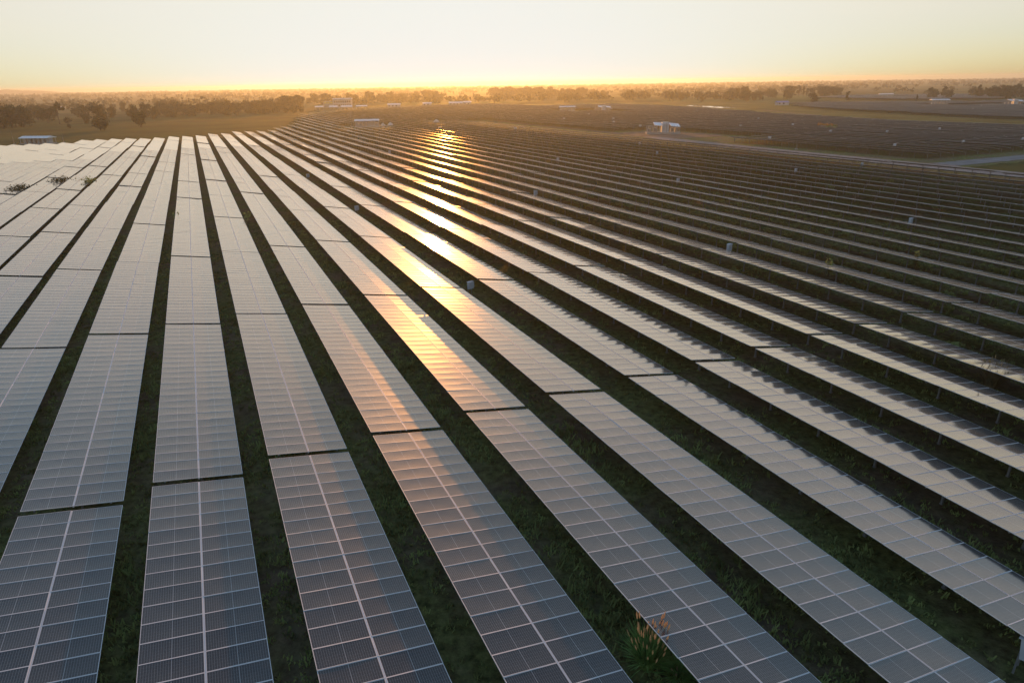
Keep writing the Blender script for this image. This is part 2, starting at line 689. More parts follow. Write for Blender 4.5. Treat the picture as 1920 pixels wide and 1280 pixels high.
def brace_geo(mb, m=0):
    ct, st = math.cos(TILT), math.sin(TILT)
    for s in (-1, 1):
        x1 = s * .8
        mb.bar((s * .06, 0, CH - .60), (x1 * ct, 0, CH - x1 * st - .24), .022, m, 5)


def mesh_of(fn, name, mats, *a):
    mb = MB()
    fn(mb, *a)
    return mb.mesh(name, mats)


POST = mesh_of(post_geo, 'post', [M_STEEL])
BRACE = mesh_of(brace_geo, 'brace', [M_STEEL])
RAFTER = mesh_of(rafter_geo, 'rafter', [M_STEEL])
PURLIN = [mesh_of(purlin_geo, 'purlin', [M_STEEL if x else M_ALU], x, NMOD, 0, -.042 if x else -.018) for x in (-1.55, 0, 1.55)]
ARR = {}
for n in (26, 13):
    for k in range(4):
        mb = MB()
        array_geo(mb, n, 100 + k + n)
        for x in (-1.55, 0, 1.55):
            purlin_geo(mb, x, n, 3 if x else 1, -.042 if x else -.018)
        me = mb.mesh('panel_array', [M_GLASS, M_ALU, M_BACK, M_STEEL])
        shade_glass(me)
        ARR[n, k] = me


def post_ys(n):
    k = 7 if n == 26 else 4
    L = n * MODP
    return [-L / 2 + 1.4 + i * (L - 2.8) / (k - 1) for i in range(k)]


# whole table in one mesh, for tables too small in the picture to show their parts
FULL = {}
for n in (26, 13):
    for k in range(3):
        mb = MB()
        array_geo(mb, n, 300 + k + n, 2, 2, .005)
        for x in (-1.55, 1.55):
            purlin_geo(mb, x, n, 3)
        ct, st = math.cos(TILT), math.sin(TILT)
        mb.v = [(x * ct + z * st, y, CH - x * st + z * ct) for x, y, z in mb.v]
        for y in post_ys(n):
            M = Matrix.Translation((0, y, 0))
            mb.box((-.06, -.05, -.3), (.06, .05, CH - .17), 3, M)
            for s in (-1, 1):
                mb.bar((s * .06, y, CH - .60), (s * .8 * ct, y, CH - s * .8 * st - .15), .022, 3, 4)
        me = mb.mesh('solar_table', [M_GLASS, M_ALU, M_BACK, M_STEEL])
        shade_glass(me)
        FULL[n, k] = me

DU = {-3: -.04, -2: -.05, -1: .18, 0: .07, 1: -.06, 2: -.14, 3: -.13, 4: -.18, 5: .19, 6: .18, 7: .09, 8: .10, 9: -.23}
DZ = {-3: -.10, -2: -.05, -1: .07, 0: 0, 1: .03, 2: .04, 3: .07, 4: .05, 5: .01, 6: -.03, 7: -.01, 8: -.02, 9: -.06}
ENDS = [(-18, 380), (-13, 363), (-10.6, 346), (-9, 343), (-6.6, 344), (-5.5, 348), (-4.2, 355), (-.2, 355), (.8, 356), (1.7, 362), (3.6, 369), (5.6, 376), (6.7, 380), (7.8, 398), (9, 420), (10.2, 436), (12, 485), (15.8, 603), (22, 690), (29, 725)]


def v_end(r):
    for (a, b), (c, d) in zip(ENDS, ENDS[1:]):
        if a <= r <= c:
            return b + (d - b) * (r - a) / (c - a)
    return 725


SITES = [(-76, -48, 334, 372), (79, 105, 391, 418), (176, 208, 214, 268), (286, 308, 503, 535), (310, 328, 470, 520), (580, 602, 370, 398), (612, 640, 330, 356), (832, 850, 603, 630)]
SITE_MOUND = [(102, 113, 403, 416), (142, 150, 424, 432)]


def in_site(u, v0, v1):
    for a, b, c, d in SITES + SITE_MOUND:
        if a - 1.5 < u < b + 1.5 and v1 > c and v0 < d:
            return True
    return False


def in_poly(p, poly):
    x, y = p
    c = False
    for i in range(len(poly)):
        (x1, y1), (x2, y2) = poly[i], poly[i - 1]
        if (y1 > y) != (y2 > y) and x < (x2 - x1) * (y - y1) / (y2 - y1) + x1:
            c = not c
    return c


F2 = [(180, 116), (340, 116), (341, 225), (344, 258), (359, 324), (381, 396), (414, 496), (421, 634), (336, 661), (330, 790), (250, 768), (183, 745), (160, 735), (160, 420), (181, 420)]
F3 = [(412, 180), (413, 254), (441, 332), (446, 372), (476, 442), (560, 520), (612, 486), (654, 426), (752, 404), (740, 250), (600, 170)]
F4 = [(704, 494), (748, 676), (878, 700), (984, 612), (915, 517), (800, 440)]
F5 = [(176, 20), (300, 20), (300, 92), (184, 96)]

slots = []            # (r, s, v_start, nmod, block)
for r in range(-18, 29):
    ve = v_end(r)
    s = -3
    while True:
        v = V0 + TLEN * s
        if v + 13 > ve:
            break
        n = 26 if v + TLEN - 3 <= ve else 13
        if not in_site(U0 + r * PITCH_ROWS, v, v + n):
            slots.append((r, s, v, n, 1))
        elif not in_site(U0 + r * PITCH_ROWS, v, v + 13):
            slots.append((r, s, v, 13, 1))
        s += 1
for r in range(28, 180):
    u = U0 + r * PITCH_ROWS
    for s in range(-1, 32):
        v = V0 + TLEN * s + (7 if r < 70 else 3)
        for blk, poly in ((2, F2), (3, F3), (4, F4), (5, F5)):
            if in_poly((u, v + 4), poly) and in_poly((u, v + 22), poly) and not in_site(u, v, v + 26):
                slots.append((r, s, v, 26, blk))

# how large each shows from the camera, to choose which are built one by one
f_px = 1212.87


def project(x, y, z):
    dz = z - CAM_H
    zc = y * math.cos(PITCH) - dz * math.sin(PITCH)
    upc = y * math.sin(PITCH) + dz * math.cos(PITCH)
    if zc < .5:
        return None
    a, b = x / zc, -upc / zc
    return 960 + f_px * (a * cr - b * sr), 640 + f_px * (a * sr + b * cr)


def shown(sl):
    r, s, v, n, blk = sl
    u = U0 + r * PITCH_ROWS
    pts = []
    for du in (-2.07, 2.07):
        for t in (0, .25, .5, .75, 1):
            x, y = W2(u + du, v + t * n * MODP)
            p = project(x, y, Z(y) + CH - du * math.tan(TILT))
            if p:
                pts.append((min(max(p[0], 0), 1920), min(max(p[1], 0), 1280)))
    if len(pts) < 6:
        return 0
    a = sorted(p[0] for p in pts)
    b = sorted(p[1] for p in pts)
    cx_, cy_ = sum(a) / len(a), sum(b) / len(b)
    ins = sum(1 for p in pts if 0 < p[0] < 1920 and 0 < p[1] < 1280)
    if ins == 0:
        return 0
    x, y = W2(u, v + 13)
    return 1e6 * n / 26 / (x * x + y * y + 400)


slots.sort(key=lambda q: -shown(q))
vis = [q for q in slots if shown(q) > 0]
indiv = vis[:296]
mass = vis[296:]
margin = [q for q in slots if shown(q) == 0 and q[4] == 1 and q[1] >= -2 and q[0] <= 12 and W2(U0 + q[0] * PITCH_ROWS, q[2])[1] > -14 and abs(W2(U0 + q[0] * PITCH_ROWS, q[2] + 13)[0]) < 75]
mass += [q for q in slots if shown(q) == 0 and q not in margin and W2(U0 + q[0] * PITCH_ROWS, q[2])[1] > 30]

NUM = 'zero first second third fourth fifth sixth seventh eighth ninth tenth eleventh twelfth thirteenth fourteenth fifteenth sixteenth seventeenth eighteenth nineteenth twentieth'.split()
CNT = 'no one two three four five six seven eight nine ten eleven twelve thirteen fourteen fifteen sixteen seventeen eighteen nineteen twenty'.split()
NUM += ['twenty-' + q for q in NUM[1:10]]
CNT += ['twenty-' + q for q in CNT[1:10]]


def table_label(r, s, v):
    if r == 0:
        row = 'the upright row'
    elif r > 0:
        row = '%s row%s right of the upright row' % (CNT[r], '' if r == 1 else 's')
    else:
        row = '%s row%s left of the upright row' % (CNT[-r], '' if r == -1 else 's')
    return row


# first table that shows in each row, so that the count in a label starts where the picture starts
first_s = {}
for r, s, v, n, blk in indiv:
    if blk == 1:
        first_s[r] = min(first_s.get(r, 99), s)


def tone(v, r):
    if v < 40:
        return 'dark blue-grey'
    if r > 14:
        return 'dusky bronze'
    if v < 90:
        return 'sheeny grey'
    return 'pale golden'


def frame_of(r, s, v, n):
    """location and rotation of a table from the ground under its two ends, with a builder's small error"""
    rr = random.Random(r * 1000 + s * 7 + 5)
    u = U0 + r * PITCH_ROWS + DU.get(r, rr.uniform(-.1, .1))
    L = n * MODP
    xa, ya = W2(u, v)
    xb, yb = W2(u, v + L)
    za, zb = Z(ya), Z(yb)
    near = v < 60
    e = .03 if near else .10
    dz = DZ.get(r, 0) + rr.uniform(-e, e)
    pitch = math.atan2(zb - za, L) + rr.uniform(-1, 1) * (.0008 if near else .0032)
    tilt = rr.uniform(-1, 1) * (.003 if near else .0045)
    return ((xa + xb) / 2, (ya + yb) / 2, (za + zb) / 2 + dz), (pitch, tilt, AZ)


for i, (r, s, v, n, blk) in enumerate(indiv + margin):
    loc, rot = frame_of(r, s, v, n)
    rr = random.Random(r * 77 + s * 13 + 1)
    D = math.hypot(loc[0], loc[1])
    if i >= len(indiv):
        lab = 'dark solar table just outside the picture, %s' % table_label(r, s, v).replace('the upright row', 'in the upright row' if r == 0 else 'the upright row')
    elif blk == 1:
        k = s - first_s.get(r, s) + 1
        pos = 'nearest one' if k == 1 else '%s one up' % (NUM[k] if k < len(NUM) else 'far')
        lab = '%s solar table, %s, %s' % (tone(v, r), pos, table_label(r, s, v) if r else 'in the upright row')
    else:
        lab = 'dark solar table in the field beyond the gravel road'
    detail = n == 26 and (D < 52 or (r <= 12 and s <= 0 and -5 <= r))
    if not (i < len(indiv)):
        detail = False
    if detail:
        t = add_obj('solar_table', None, None, loc, rot)
        for j in range(NMOD):
            for c in (0, 1):
                y = -NMOD * MODP / 2 + (j + .5) * MODP
                jx, jy, jz = jitter(rr)
                x = CX[c]
                ct, st = math.cos(TILT), math.sin(TILT)
                o = add_obj('panel', PANEL[c], t, (x * ct, y, CH - x * st + jz), (jy, TILT - jx, 0))
        for k in range(3):
            add_obj('purlin', PURLIN[k], t, (0, 0, CH), (0, TILT, 0))
        for y in post_ys(n):
            p = add_obj('post', POST, t, (0, y, 0))
            add_obj('rafter', RAFTER, p, (0, 0, CH), (0, TILT, 0))
            add_obj('brace', BRACE, p)
    elif i < 120 and i < len(indiv):
        t = add_obj('solar_table', None, None, loc, rot)
        add_obj('panel_array', ARR[n, (r + s) % 4], t, (0, 0, CH), (0, TILT, 0))
        for y in post_ys(n):
            p = add_obj('post', POST, t, (0, y, 0))
            if r > 3:
                add_obj('brace', BRACE, p)
    else:
        t = add_obj('solar_table', FULL[n, (r * 3 + s) % 3], None, loc, rot)
    tag(t, lab, 'solar table', 'ground-mounted solar tables in parallel rows' if blk == 1 else 'solar tables beyond the gravel road')


# everything farther: one mass
def mass_mesh(lst):
    mb = MB()
    ct, st = math.cos(TILT), math.sin(TILT)
    for r, s, v, n, blk in lst:
        loc, rot = frame_of(r, s, v, n)
        T = Matrix.Translation(loc) @ Matrix.Rotation(AZ, 4, 'Z') @ Matrix.Rotation(rot[1], 4, 'Y') @ Matrix.Rotation(rot[0], 4, 'X')
        L = n * MODP / 2
        D = math.hypot(loc[0], loc[1])

        def Q(x, y, z):
            return tuple(T @ Vector((x * ct + z * st, y, CH - x * st + z * ct)))
        k = 4 if D < 450 else 1
        rr = random.Random(r * 31 + s)
        for a in range(k):
            y0, y1 = -L + 2 * L * a / k, -L + 2 * L * (a + 1) / k
            j = rr.uniform(-.006, .006)
            mb.quad([Q(-2.1, y0, -j), Q(2.1, y0, j), Q(2.1, y1, j), Q(-2.1, y1, -j)], 0)
        c = [(-2.1, -L), (2.1, -L), (2.1, L), (-2.1, L)]
        for q in range(4):
            (x0, y0), (x1, y1) = c[q], c[(q + 1) % 4]
            mb.quad([Q(x0, y0, -.07), Q(x1, y1, -.07), Q(x1, y1, -.015), Q(x0, y0, -.015)], 1)
        mb.quad([Q(x, y, -.07) for x, y in c[::-1]], 2)
        if D < 520:
            for y in post_ys(n)[::1 if D < 330 else 2]:
                mb.box((-.07, y - .06, -.4), (.07, y + .06, CH - .08), 3, T)
    return mb.mesh('distant_solar_tables', [M_GLASS_FAR, M_ALU, M_BACK, M_STEEL])


mo = add_obj('distant_solar_tables', mass_mesh(mass))
tag(mo, 'tight far rows of dark solar tables stretching to the woodland', 'solar tables', kind='stuff')
# ---------------------------------------------------------------- combiner boxes on posts
def make_box():
    mb = MB()
    mb.box((-.40, -.16, 0), (.40, .16, .92), 0)
    mb.box((-.45, -.24, .92), (.45, .22, .97), 0)
    mb.box((-.385, -.185, .03), (-.01, -.16, .89), 0)
    mb.box((.01, -.185, .03), (.385, -.16, .89), 0)
    mb.box((-.06, -.20, .40), (-.03, -.185, .52), 1)
    mb.box((.42, -.10, .12), (.55, .14, .78), 0)
    mb.box((.40, -.06, .3), (.42, .1, .6), 1)
    for x in (-.25, 0, .25):
        mb.bar((x, 0, -.16), (x, 0, .0), .03, 1, 6)
    cab = mb.mesh('cabinet', [M_BOX, M_BOXD])
    mb = MB()
    for x in (-.28, .28):
        mb.box((x - .04, .16, -.3), (x + .04, .23, 1.75), 0)
    mb.box((-.34, .165, .95), (.34, .225, 1.02), 0)
    mb.box((-.34, .165, 1.5), (.34, .225, 1.57), 0)
    return cab, mb.mesh('stand', [M_STEEL])


CAB, STAND = make_box()


def combiner(u, v, label, tilt=0.0, sc=1.0, zoff=.85, wide=False):
    x, y = W2(u, v)
    t = add_obj('combiner_box', None, None, (x, y, Z(y)), (0, 0, AZ + R(14)))
    t.scale = (sc * 1.6, sc, sc * .7) if wide else (sc, sc, sc)
    add_obj('cabinet', CAB, t, (0, 0, zoff), (tilt, 0, 0))
    add_obj('stand', STAND, t)
    tag(t, label, 'electrical box', 'white electrical boxes standing between the rows')


BOXES = [
    (5, 59.6, 'white electrical box beside the sun streak, at the gap five rows right'),
    (5, 112.0, 'small white box farther up the same aisle as the box by the sun streak'),
    (5, 164.5, 'faint white box in the fifth aisle, beyond two table gaps from the small white box'),
    (11, 60.0, 'bright white box left of a weed tuft growing on the eleventh row'),
    (11, 112.0, 'white box on the eleventh row, up and left of the box by the weed tuft'),
    (11, 216.5, 'tiny pale box in the glow left of the sun glitter'),
    (17, 60.3, 'largest white box at the right among the thin upper rows'),
    (17, 112.2, 'white box midway along the seventeenth row, left of the largest right-hand one'),
    (17, 164.5, 'small white box on the seventeenth row just right of the glitter'),
    (17, 236.0, 'tiny pale box in the orange haze above the sun glitter'),
    (23, 112.2, 'white box on the twenty-third row, below the gravel road'),
    (23, 164.5, 'small white box below the cubicle station'),
    (26, 197.0, 'small white box just left below the cubicle station by the road'),
    (27, 112.5, 'pale box against the last row beside the gravel road'),
]
for r, v, lab in BOXES:
    combiner(U0 + r * PITCH_ROWS - 2.4, v + (-.8 if r > 5 else 0), lab, sc=.88 if r > 7 else .78)
combiner(24.0, 8.0, 'pale tilted cabinet cut off by the lower right edge', tilt=R(-8), sc=.95)
for k, (u, v) in enumerate([(190.5, 184), (236, 196), (239, 250), (263.6, 241), (196, 138.5), (224, 135), (250, 181), (281.6, 180.5), (248, 130.5), (143.5, 302), (214, 378), (237.5, 357.5), (215, 323), (114.5, 331), (202.8, 281), (300, 300), (258, 420), (330, 500), (500, 300), (560, 330)]):
    combiner(u, v, 'tiny white electrical box dotted among the dark rows beyond the gravel road', sc=1.15, zoff=1.75, wide=True)

# ---------------------------------------------------------------- inverter shelters, cubicle stations, masts
def place(u, v):
    x, y = W2(u, v)
    return x, y, Z(y)


def shelter(u, v, L, ang, label, Wd=5.0, H=3.6, cat='shelter', bays=6):
    x, y, z = place(u, v)
    t = add_obj('inverter_shelter', None, None, (x, y, z), (0, 0, ang))
    mb = MB()
    mb.box((-L / 2 - .6, -Wd / 2 - .6, -.3), (L / 2 + .6, Wd / 2 + .6, .35), 0)
    mb.build('plinth', [M_CONC], t)
    mb = MB()
    h = L / 2 + .5
    ww = Wd / 2 + .6
    for sg in (-1, 1):
        mb.quad([(-h, 0, H + .75), (h, 0, H + .75), (h, sg * ww, H), (-h, sg * ww, H)][::sg], 0)
        mb.quad([(-h, 0, H + .67), (-h, sg * ww, H - .10), (h, sg * ww, H - .10), (h, 0, H + .67)][::sg], 0)
        mb.quad([(-h, sg * ww, H - .10), (-h, sg * ww, H), (h, sg * ww, H), (h, sg * ww, H - .10)], 0)
    for sg in (-1, 1):
        mb.quad([(sg * h, -ww, H - .1), (sg * h, ww, H - .1), (sg * h, ww, H), (sg * h, 0, H + .75), (sg * h, -ww, H)], 0)
    for k in range(int(L / .8)):
        xx = -h + .5 + k * .8
        for sg in (-1, 1):
            mb.quad([(xx, 0, H + .79), (xx + .07, 0, H + .79), (xx + .07, sg * ww, H + .04), (xx, sg * ww, H + .04)][::sg], 0)
    mb.build('roof', [M_WHITE], t)
    for k in range(bays + 1):
        xx = -L / 2 + k * L / bays
        for sg in (-1, 1):
            mb = MB()
            mb.box((xx - .09, sg * Wd / 2 - .09, .35), (xx + .09, sg * Wd / 2 + .09, H + (-.05)), 0)
            mb.build('column', [M_GREYW], t)
    rr = random.Random(int(u))
    for k in range(bays):
        xx = -L / 2 + (k + .5) * L / bays
        wd = L / bays * rr.uniform(.55, .8) / 2
        hh = rr.uniform(1.9, 2.5)
        mb = MB()
        mb.box((xx - wd, -1.3, .35), (xx + wd, 1.2, .35 + hh), 0)
        mb.box((xx - wd * .85, -1.34, .5), (xx - .04, -1.30, .2 + hh), 1)
        mb.box((xx + .04, -1.34, .5), (xx + wd * .85, -1.30, .2 + hh), 1)
        mb.build('inverter_cabinet', [M_GREYW, M_CONC], t)
    tag(t, label, cat, 'white-roofed equipment shelters in the fields')
    return t


def mast(u, v, h, label):
    x, y, z = place(u, v)
    t = add_obj('lightning_mast', None, None, (x, y, z))
    mb = MB()
    mb.bar((0, 0, 0), (0, 0, h * .6), .10, 0, 8, .07)
    mb.bar((0, 0, h * .6), (0, 0, h), .06, 0, 6, .02)
    mb.build('pole', [M_STEEL], t)
    mb = MB()
    mb.box((-.35, -.35, -.2), (.35, .35, .3), 0)
    mb.build('base', [M_CONC], t)
    tag(t, label, 'mast', 'thin lightning masts beside equipment buildings')


shelter(-63, 361, 12.5, R(-4), 'long white-roofed shelter at the far left beside the ends of the rows', H=2.7, bays=6)
mast(-73, 366, 6, 'thin pale mast at the left end of the far left shelter')
mast(-54, 364, 3.8, 'thin faint mast behind the right end of the far left shelter')
shelter(94.5, 404, 13.5, R(8), 'long white-roofed shelter standing among the sunlit upper rows', bays=6)
mast(86, 408, 9.5, 'faint mast left of the shelter among the upper rows')
mast(104, 402, 9.5, 'faint mast right of the shelter among the upper rows')
shelter(297, 519, 13, R(2), 'low white-roofed shelter in the dark field, left one of two', bays=4)
shelter(591, 384, 14, R(-6), 'long white shelter at the right in the distant field', H=4.6, bays=6)
shelter(836, 617, 17, R(-6), 'farthest white shelter, thin and pale before the tree line', bays=5)


def station(u, v, ang, label, s=1.0):
    """open-yard cubicle station: concrete frame, two mono-pitch roofs and a tall grey cubicle between"""
    x, y, z = place(u, v)
    t = add_obj('cubicle_station', None, None, (x, y, z), (0, 0, ang))
    t.scale = (s, s, s)
    mb = MB()
    mb.box((-7.6, -3.2, -.3), (7.2, 3.0, .8), 0)
    mb.build('plinth', [M_CONC], t)
    for (x0, x1, zl, zr) in ((-4.4, -.9, 4.9, 4.7), (2.6, 7.0, 4.6, 4.1)):
        mb = MB()
        p = [(x0, -2.9, zl - 1.0), (x1, -2.9, zr - 1.0), (x1, 2.6, zr), (x0, 2.6, zl)]
        mb.quad(p, 0)
        mb.quad([(a, b, c - .14) for a, b, c in p[::-1]], 0)
        for k in range(4):
            a, b = p[k], p[(k + 1) % 4]
            mb.quad([(a[0], a[1], a[2] - .14), (b[0], b[1], b[2] - .14), b, a], 0)
        mb.build('roof', [M_WHITE], t)
    mb = MB()
    mb.box((-1.0, -2.2, .8), (2.0, 1.4, 5.0), 0)
    mb.box((-.8, -2.25, 1.0), (.45, -2.2, 4.2), 1)
    mb.box((.55, -2.25, 1.0), (1.8, -2.2, 4.2), 1)
    mb.build('cubicle', [M_BOX, M_GREYW], t)
    for xx in (-7.2, -6.0, -4.6, -3.4, -2.2, 2.8, 4.2, 5.6, 6.8):
        for yy in (-2.6, 2.3):
            mb = MB()
            top = 3.3 if xx < -4.7 else 3.55
            mb.box((xx - .13, yy - .13, .8), (xx + .13, yy + .13, top), 0)
            mb.build('column', [M_CONC], t)
    for xx, w_, h_ in ((-6.3, 1.3, 1.6), (-3.6, 1.5, 1.9), (3.6, 1.3, 1.8), (5.8, 1.4, 1.7)):
        mb = MB()
        mb.box((xx - w_ / 2, -1.2, .8), (xx + w_ / 2, .9, .8 + h_), 0)
        for k in range(5):
            mb.box((xx - w_ / 2 + .12 + k * w_ / 5.2, -1.32, 1.0), (xx - w_ / 2 + .2 + k * w_ / 5.2, -1.2, .6 + h_), 1)
        mb.build('transformer', [M_GREYW, M_BOXD], t)
    mb = MB()
    mb.box((-7.4, -2.75, 3.3), (-4.5, -2.5, 3.5), 0)
    mb.box((-7.4, 2.2, 3.3), (-4.5, 2.45, 3.5), 0)
    mb.build('beam', [M_CONC], t)
    tag(t, label, 'substation', 'roofed cubicle stations in the fields')


station(191, 247, R(-3), 'grey cubicle station with two white roofs on a gravel yard by the road')
mast(190.4, 244.0, 12, 'tall thin mast in front of the cubicle station by the road')
station(318, 495, R(2), 'small cubicle station in the dark field, right one of the pair', .95)
station(625, 343, R(-8), 'pale blue-grey cubicle station at the right edge of the distant field', 1.0)
mast(177.0, 159.0, 2.6, 'short pale marker pole on the verge of the gravel road')

# two pale mounds beside the shelter among the upper rows
def mound(u, v, r, label, seed):
    x, y, z = place(u, v)
    rr = random.Random(seed)
    mb = MB()
    n = 14
    rings = []
    for k in range(5):
        t_ = k / 4
        rings.append([(math.cos(a) * r * (1 - t_ ** 1.7) * rr.uniform(.85, 1.1), math.sin(a) * r * .8 * (1 - t_ ** 1.7) * rr.uniform(.85, 1.1), -.2 + 1.9 * t_ * (1 + .1 * math.sin(a * 2 + seed))) for a in [i * 2 * math.pi / n for i in range(n)]])
    for k in range(4):
        for i in range(n):
            mb.quad([rings[k][i], rings[k][(i + 1) % n], rings[k + 1][(i + 1) % n], rings[k + 1][i]])
    o = mb.build('covered_mound', [M_TARP], None, (x, y, z))
    tag(o, label, 'mound', 'small pale mounds among the upper rows')


mound(105, 408, 1.6, 'small pale mound just right of the shelter among the upper rows', 1)
mound(110.5, 411, 1.9, 'larger pale mound, second one right of the shelter', 2)
mound(146, 428, 2.2, 'lone pale mound farther right of the shelter, above the sun glitter', 3)

# ---------------------------------------------------------------- the works buildings in the haze
def works():
    x, y, z = place(161, 822)
    t = add_obj('office_building', None, None, (x, y, z), (0, 0, R(6)))
    mb = MB()
    mb.box((-6, -6, -.5), (15, 6, 9.5), 0)
    mb.build('main_wall', [M_GREYW], t)
    mb = MB()
    mb.box((-6.6, -6.6, 9.5), (15.6, 6.6, 10.3), 0)
    mb.build('roof', [M_WHITE], t)
    mb = MB()
    mb.box((-17, -4.5, -.5), (-6, 5.5, 7.2), 0)
    mb.build('side_wing', [M_CONC], t)
    for fl in range(2):
        for k in range(8):
            mb = MB()
            x0 = -4.8 + k * 2.5
            mb.box((x0, -6.06, 1.6 + fl * 4), (x0 + 1.6, -5.97, 3.6 + fl * 4), 0)
            mb.build('window', [M_WIN], t)
    for k in range(3):
        mb = MB()
        x0 = -16 + k * 3.3
        mb.box((x0, -4.58, 4.8), (x0 + 2.6, -4.48, 6.6), 0)
        mb.build('sign_panel', [M_YEL], t)
    tag(t, 'pale two-storey office block with a yellow-panelled wing, hazy behind the rows', 'building')


works()


def carport(u, v, L, label):
    x, y, z = place(u, v)
    t = add_obj('carport', None, None, (x, y, z), (0, 0, R(10)))
    mb = MB()
    mb.quad([(-L / 2, -3, 3.0), (L / 2, -3, 3.0), (L / 2, 3, 3.9), (-L / 2, 3, 3.9)])
    mb.quad([(-L / 2, 3, 3.75), (L / 2, 3, 3.75), (L / 2, -3, 2.85), (-L / 2, -3, 2.85)])
    mb.quad([(-L / 2, -3, 2.85), (L / 2, -3, 2.85), (L / 2, -3, 3.0), (-L / 2, -3, 3.0)])
    mb.build('roof', [M_WHITE], t)
    n = max(2, int(L / 4))
    for k in range(n + 1):
        for yy in (-2.7, 2.7):
            mb = MB()
            xx = -L / 2 + .2 + k * (L - .4) / n
            mb.box((xx - .1, yy - .1, -.3), (xx + .1, yy + .1, 2.9 if yy < 0 else 3.7), 0)
            mb.build('column', [M_GREYW], t)
    tag(t, label, 'carport', 'white-roofed sheds below the office block')


for u, v, L, lab in ((127, 757, 9, 'white-roofed shed, leftmost of the row below the office block'), (141, 752, 9, 'white-roofed shed, second from the left below the office block'),
                     (154, 746, 12, 'white-roofed shed, third from the left below the office block'), (169, 741, 12, 'widest white-roofed shed, rightmost below the office block')):
    carport(u, v, L, lab)


def hut(u, v, L, Wd, H, mat, label, group=None):
    x, y, z = place(u, v)
    t = add_obj('farm_building', None, None, (x, y, z), (0, 0, R(5)))
    mb = MB()
    mb.box((-L / 2, -Wd / 2, -.4), (L / 2, Wd / 2, H), 0)
    for k in range(max(2, int(L / 4))):
        x0 = -L / 2 + 1 + k * 4
        mb.box((x0, -Wd / 2 - .04, 1), (x0 + 1.6, -Wd / 2, 2.3), 1)
    mb.build('wall', [M_GREYW, M_WIN], t)
    mb = MB()
    h, ww = L / 2 + .5, Wd / 2 + .5
    for sg in (-1, 1):
        mb.quad([(-h, 0, H + 1.2), (h, 0, H + 1.2), (h, sg * ww, H - .05), (-h, sg * ww, H - .05)][::sg], 0)
        mb.quad([(sg * h, -ww, H - .05), (sg * h, ww, H - .05), (sg * h, 0, H + 1.2)], 0)
    mb.quad([(-h, -ww, H - .06), (-h, ww, H - .06), (h, ww, H - .06), (h, -ww, H - .06)], 0)
    mb.build('roof', [mat], t)
    tag(t, label, 'building', group)


hut(520, 492, 11, 6, 2.6, M_BLUE, 'low hut with a blue roof under the two trees in the meadow')
hut(214, 774, 14, 6, 3, M_WHITE, 'pale low roof right of the works, left of the bright lamp-like glint')
hut(258, 786, 10, 6, 3, M_WHITE, 'pale low roof in the golden haze under the sun')
hut(292, 780, 16, 7, 3, M_WHITE, 'long pale roof in the golden haze under the sun')
hut(306, 778, 9, 6, 3.4, M_WHITE, 'small pale house at the right end of the long hazy roof')
hut(-157, 1110, 7, 6, 2.6, M_WHITE, 'small white house far among the left trees')

# ---------------------------------------------------------------- trees
nrs = np.random.RandomState(3)


def leaves(lobes, n, size, seed):
    """n leaf clumps, each a small bent quad pair, spread through uneven lobes"""
    rs = np.random.RandomState(seed)
    lob = np.array(lobes, float)             # x y z rx ry rz weight
    wts = lob[:, 6] / lob[:, 6].sum()
    pick = rs.choice(len(lob), n, p=wts)
    d = rs.normal(size=(n, 3))
    d /= np.linalg.norm(d, axis=1)[:, None]
    rad = rs.uniform(0, 1, n) ** .42
    bump = 1 + .22 * np.sin(d[:, 0] * 5 + seed) * np.cos(d[:, 1] * 6) + .18 * np.sin(d[:, 2] * 9 + 2 * seed)
    c = lob[pick, :3] + d * (rad * bump)[:, None] * lob[pick, 3:6]
    a = rs.normal(size=(n, 3))
    a /= np.linalg.norm(a, axis=1)[:, None]
    b = np.cross(a, rs.normal(size=(n, 3)))
    b /= np.linalg.norm(b, axis=1)[:, None]
    s = size * rs.uniform(.55, 1.35, n)[:, None]
    q = np.stack([c - a * s - b * s * .7, c + a * s * .9 - b * s * .6, c + a * s + b * s * .8, c - a * s * .8 + b * s * .7], 1)
    return q.reshape(-1, 3)


